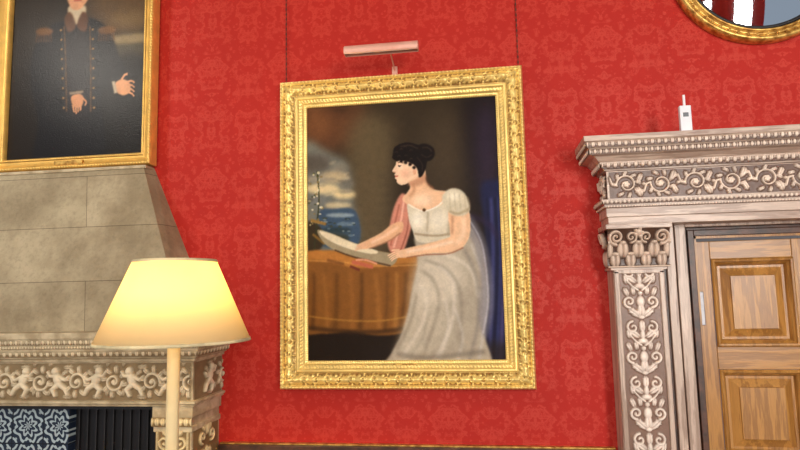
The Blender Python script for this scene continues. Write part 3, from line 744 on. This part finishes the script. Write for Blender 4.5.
def pilaster(tag,a_,b_):
    yp=-.14; w_=b_-a_
    boxes('pilaster_'+tag,[(a_,b_,yp,0,.0,1.80)],M_limed,E)
    boxes('pilaster_fillets_'+tag,[(a_+.002,a_+.026,yp-.012,yp,.2,1.775),(b_-.026,b_-.002,yp-.012,yp,.2,1.775),(a_+.002,b_-.002,yp-.012,yp,1.76,1.785),(a_-.012,b_+.012,yp-.03,yp,0,.2)],M_limed,E,.004)
    R=Relief(w_-.056,1.55,.003); m_=R.w/2
    z=.02
    while z<1.42:
        R.blob(m_,z+.01,.016,.010,0,.9); R.leaf(m_,z+.015,.06,math.pi/2,1,.6)
        for s_ in (-1,1):
            R.leaf(m_+s_*.006,z+.01,.07,math.pi/2-s_*.85,.85,.45)
            R.spiral(m_+s_*.052,z+.085,.026,1.3,-math.pi/2,s_,.0075,.005,.85)
            R.leaf(m_+s_*.055,z+.11,.05,math.pi/2-s_*.4,.8,.5); R.leaf(m_+s_*.03,z+.115,.045,math.pi/2-s_*.1,.8,.5)
            R.stroke([(m_+s_*.01,z+.14),(m_+s_*.035,z+.16),(m_+s_*.06,z+.19)],.006,.004,.8)
            R.leaf(m_+s_*.012,z+.175,.06,math.pi/2-s_*.9,.8,.5)
            R.spiral(m_+s_*.044,z+.225,.026,1.2,math.pi/2,-s_,.007,.005,.8); R.leaf(m_+s_*.06,z+.17,.05,math.pi/2-s_*.1,.75,.5)
        R.blob(m_,z+.085,.020,.030,0,1,.5); R.blob(m_,z+.125,.012,h=.9)
        R.blob(m_,z+.16,.024,.014,0,.95); R.blob(m_,z+.19,.012,.026,0,.9); R.leaf(m_,z+.2,.06,math.pi/2,.95,.5)
        z+=.262
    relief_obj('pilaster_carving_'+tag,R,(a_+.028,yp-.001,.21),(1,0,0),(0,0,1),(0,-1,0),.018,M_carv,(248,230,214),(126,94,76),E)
    cw=w_+.05; R=Relief(cw,.188,.0025)
    for row,(z0,hh,nn,off) in enumerate(((.0,.075,4,0),(.045,.085,5,.5))):
        for k in range(nn):
            x=cw*(k+.5)/nn if row==0 else cw*(k)/(nn-1)
            R.leaf(x,z0,hh,math.pi/2,.75+.1*row,.7); R.blob(x,z0+hh*.88,.017,.011,0,1)
    for s_ in (-1,1):
        R.spiral(cw/2+s_*.105,.145,.032,1.7,-math.pi/2,s_,.009,.006,1)
        R.spiral(cw/2+s_*.034,.145,.024,1.4,-math.pi/2,-s_,.007,.005,.9)
    R.blob(cw/2,.165,.020,h=1)
    for k in range(5): R.blob(cw/2+.018*math.cos(k*1.257),.165+.018*math.sin(k*1.257),.009,h=.95)
    R.stroke([(0,.004),(cw,.004)],.006,.006,.7)
    def cur(X,Y): return .008+.05*(np.clip(Y/.188,0,1)**2.2)
    relief_obj('capital_'+tag,R,(a_-.025,yp,1.79),(1,0,0),(0,0,1),(0,-1,0),.030,M_carv,(226,200,178),(78,52,38),E,curve=cur)
    boxes('capital_core_'+tag,[(a_-.004,b_+.004,yp-.004,0,1.785,1.98),(a_-.012,b_+.012,yp-.014,0,1.778,1.792),(a_-.034,b_+.034,yp-.065,0,1.976,2.0)],M_limedh,E,.003)
    R=Relief(.13,.188,.003)
    for k in range(3): R.leaf(.03+k*.045,.0,.09,math.pi/2,.8,.7)
    R.spiral(.08,.14,.034,1.6,-math.pi/2,1,.009,.006,1)
    relief_obj('capital_side_'+tag,R,(a_-.003,-.005,1.79),(0,-1,0),(0,0,1),(-1,0,0),.025,M_carv,(226,200,178),(78,52,38),E,curve=lambda X,Y:.03*(np.clip(Y/.188,0,1)**2.2))
pilaster('left',.615,.853); pilaster('right',2*cx0-.853,2*cx0-.615)
steps=[(.0,.03,-.05),(.03,.045,-.035),(.045,.095,-.07),(.095,.11,-.055),(.11,.150,-.10),(.150,.178,-.085)]
for i,(p0,p1,y_) in enumerate(steps):
    mt=(M_dark,M_dark,M_limed,M_dark,M_limed,M_dark)[i]
    L=[(DX0-p1,DX0-p0,y_,0,0,min(2.0,DZ+p1)),(DX1+p0,DX1+p1,y_,0,0,min(2.0,DZ+p1))]
    if DZ+p0<1.998: L.append((DX0-p0,DX1+p0,y_,0,DZ+p0,min(2.0,DZ+p1)))
    boxes('opening_moulding_%d'%i,L,mt,E,.003)
boxes('opening_lining',[(DX0-.001,DX0+.012,-.04,.25,0,DZ),(DX1-.012,DX1+.001,-.04,.25,0,DZ),(DX0,DX1,-.04,.25,DZ-.012,DZ+.001)],M_oak,E)

# ---------------- door
E=empty('door_1',(DX0+.014,.0,0)); E.rotation_euler=(0,0,math.radians(-3.5))
dw,dh=.885,DZ-.025
st=[(0,.07),(.44,.50),(.815,dw)]
rails=[(.01,.2),(.76,.87),(1.285,1.395),(1.825,dh)]
boxes('stiles',[(a_,b_,0,.042,.01,dh) for a_,b_ in st],M_oak,E,.003)
L=[]
for a_,b_ in ((.07,.44),(.50,.815)):
    for z0,z1 in rails: L.append((a_,b_,.001,.041,z0,z1))
boxes('rails',L,M_oakh,E,.003)
V=[];F=[]; V2=[];F2=[]
def ring(V,F,a,b,z0,z1,prof):
    o=len(V)
    for ins,y in prof: V+= [(a+ins,y,z0+ins),(b-ins,y,z0+ins),(b-ins,y,z1-ins),(a+ins,y,z1-ins)]
    for j in range(len(prof)-1):
        for k in range(4): F.append((o+j*4+k,o+j*4+(k+1)%4,o+j*4+4+(k+1)%4,o+j*4+4+k))
    n=len(prof)-1; F.append((o+n*4,o+n*4+1,o+n*4+2,o+n*4+3))
for a_,b_ in ((.07,.44),(.50,.815)):
    for z0,z1 in ((.2,.76),(.87,1.285),(1.395,1.825)):
        ring(V,F,a_,b_,z0,z1,[(0,0),(.0,-.012),(.006,-.018),(.014,-.016),(.018,-.004),(.026,.006),(.030,.014),(.034,.026)])
        ring(V2,F2,a_+.034,b_-.034,z0+.034,z1-.034,[(0,.024),(.012,.024),(.050,.004),(.052,-.003),(.056,-.003)])
mobj('panel_mouldings',V,F,M_oak,E); mobj('raised_panels',V2,F2,M_oak,E)
boxes('hinge_plate',[(-.030,.024,-.014,.0,1.50,1.665)],M_steel,E,.003)
tube('hinge_knuckle',[(-.004,-.018,1.49),(-.004,-.018,1.675)],.008,M_steel,E)
lathe('door_knob',[(0,0),(.03,0),(.03,.006),(.012,.01),(.012,.035),(.028,.05),(.026,.066),(0,.072)],24,M_goldp,E,axis='y',loc=(.84,0,.98))

# ---------------- sensor on the cornice
E=empty('wireless_sensor',(.96,-.27,ZC(2.382)))
boxes('case',[(-.026,.026,-.012,.014,0,.125)],M_white,E,.004)
boxes('screen',[(-.012,.012,-.0135,-.0115,.07,.09)],M_grey,E)
tube('antenna',[(0,.0,.11),(.0,.0,.178)],.006,M_white,E)

# ---------------- round convex mirror
E=empty('round_convex_mirror')
mc=(1.455,-.004,3.358)
sq=lambda r_: .44-(.44-r_)*.66
prof=[(sq(r_),h_) for r_,h_ in [(.44,0),(.445,.03),(.435,.055),(.415,.062),(.40,.05),(.385,.036),(.37,.036),(.362,.05),(.35,.055),(.342,.045),(.338,.03)]]
lathe('gilt_ring',prof,96,M_goldp,E,axis='y',loc=mc)
lathe('ebonised_slip',[(sq(r_),h_) for r_,h_ in [(.339,.028),(.334,.04),(.316,.04),(.306,.026)]],96,M_iron,E,axis='y',loc=mc)
GR=sq(.308)
lathe('convex_glass',[(r_, .026+.055*(1-(r_/GR)**2)) for r_ in np.linspace(GR,.0005,24)],96,M_mirror,E,axis='y',loc=mc)
V=[];F=[]
for k in range(56):
    a=k*2*math.pi/56; r0=sq(.392)
    c=Vector((mc[0]+r0*math.cos(a),mc[1]-.045,mc[2]+r0*math.sin(a)))
    o_=len(V); ns,nr=8,5
    for i in range(nr+1):
        for j in range(ns):
            t=math.pi*i/nr; V.append((c.x+.009*math.sin(t)*math.cos(2*math.pi*j/ns),c.y-.009*math.cos(t),c.z+.009*math.sin(t)*math.sin(2*math.pi*j/ns)))
    for i in range(nr):
        for j in range(ns): F.append((o_+i*ns+j,o_+i*ns+(j+1)%ns,o_+(i+1)*ns+(j+1)%ns,o_+(i+1)*ns+j))
mobj('gilt_balls',V,F,M_goldp,E,True)

# ---------------- light
w=bpy.data.worlds.new('World'); scn.world=w; w.use_nodes=True
w.node_tree.nodes['Background'].inputs[0].default_value=(.74,.86,1,1); w.node_tree.nodes['Background'].inputs[1].default_value=.38
def area(name,loc,target,sx,sy,pw,col=(1,1,1)):
    l=bpy.data.lights.new(name,'AREA'); l.shape='RECTANGLE'; l.size=sx; l.size_y=sy; l.energy=pw; l.color=col
    o=bpy.data.objects.new(name,l); COL.objects.link(o); o.location=loc
    o.rotation_euler=(Vector(target)-Vector(loc)).to_track_quat('-Z','Y').to_euler(); return o
for i,(a_,b_) in enumerate(wx):
    area('daylight_%d'%(i+1),((a_+b_)/2,Y0-.1,2.35),((a_+b_)/2,0,2.0),b_-a_,2.6,(75,125,330)[i],(1,.965,.91))
area('varnish_glare_light',(-4.0,-2.5,4.1),(-2.3,0,2.6),.45,.45,38,(1,.93,.82))  # unseen lamp added so the naval portrait's varnish catches a glare
l=bpy.data.lights.new('lamp_bulb_light','POINT'); l.energy=13; l.color=(1,.80,.48); l.shadow_soft_size=.04
o=bpy.data.objects.new('lamp_bulb_light',l); COL.objects.link(o); o.location=(LXc,LYc,1.715)

# ---------------- camera
F_=Vector((-.1387,.9842,.1099)).normalized(); R_=Vector((.9896,.1420,-.0222)); R_=(R_-F_*R_.dot(F_)).normalized()
B_=-F_; U_=B_.cross(R_)
cam=bpy.data.cameras.new('camera'); cam.sensor_width=36; cam.lens=27; cam.clip_start=.05
co=bpy.data.objects.new('camera',cam); COL.objects.link(co)
mw=Matrix((( R_.x,U_.x,B_.x,0),(R_.y,U_.y,B_.y,-D),(R_.z,U_.z,B_.z,CAMZ),(0,0,0,1)))
co.matrix_world=mw
scn.camera=co
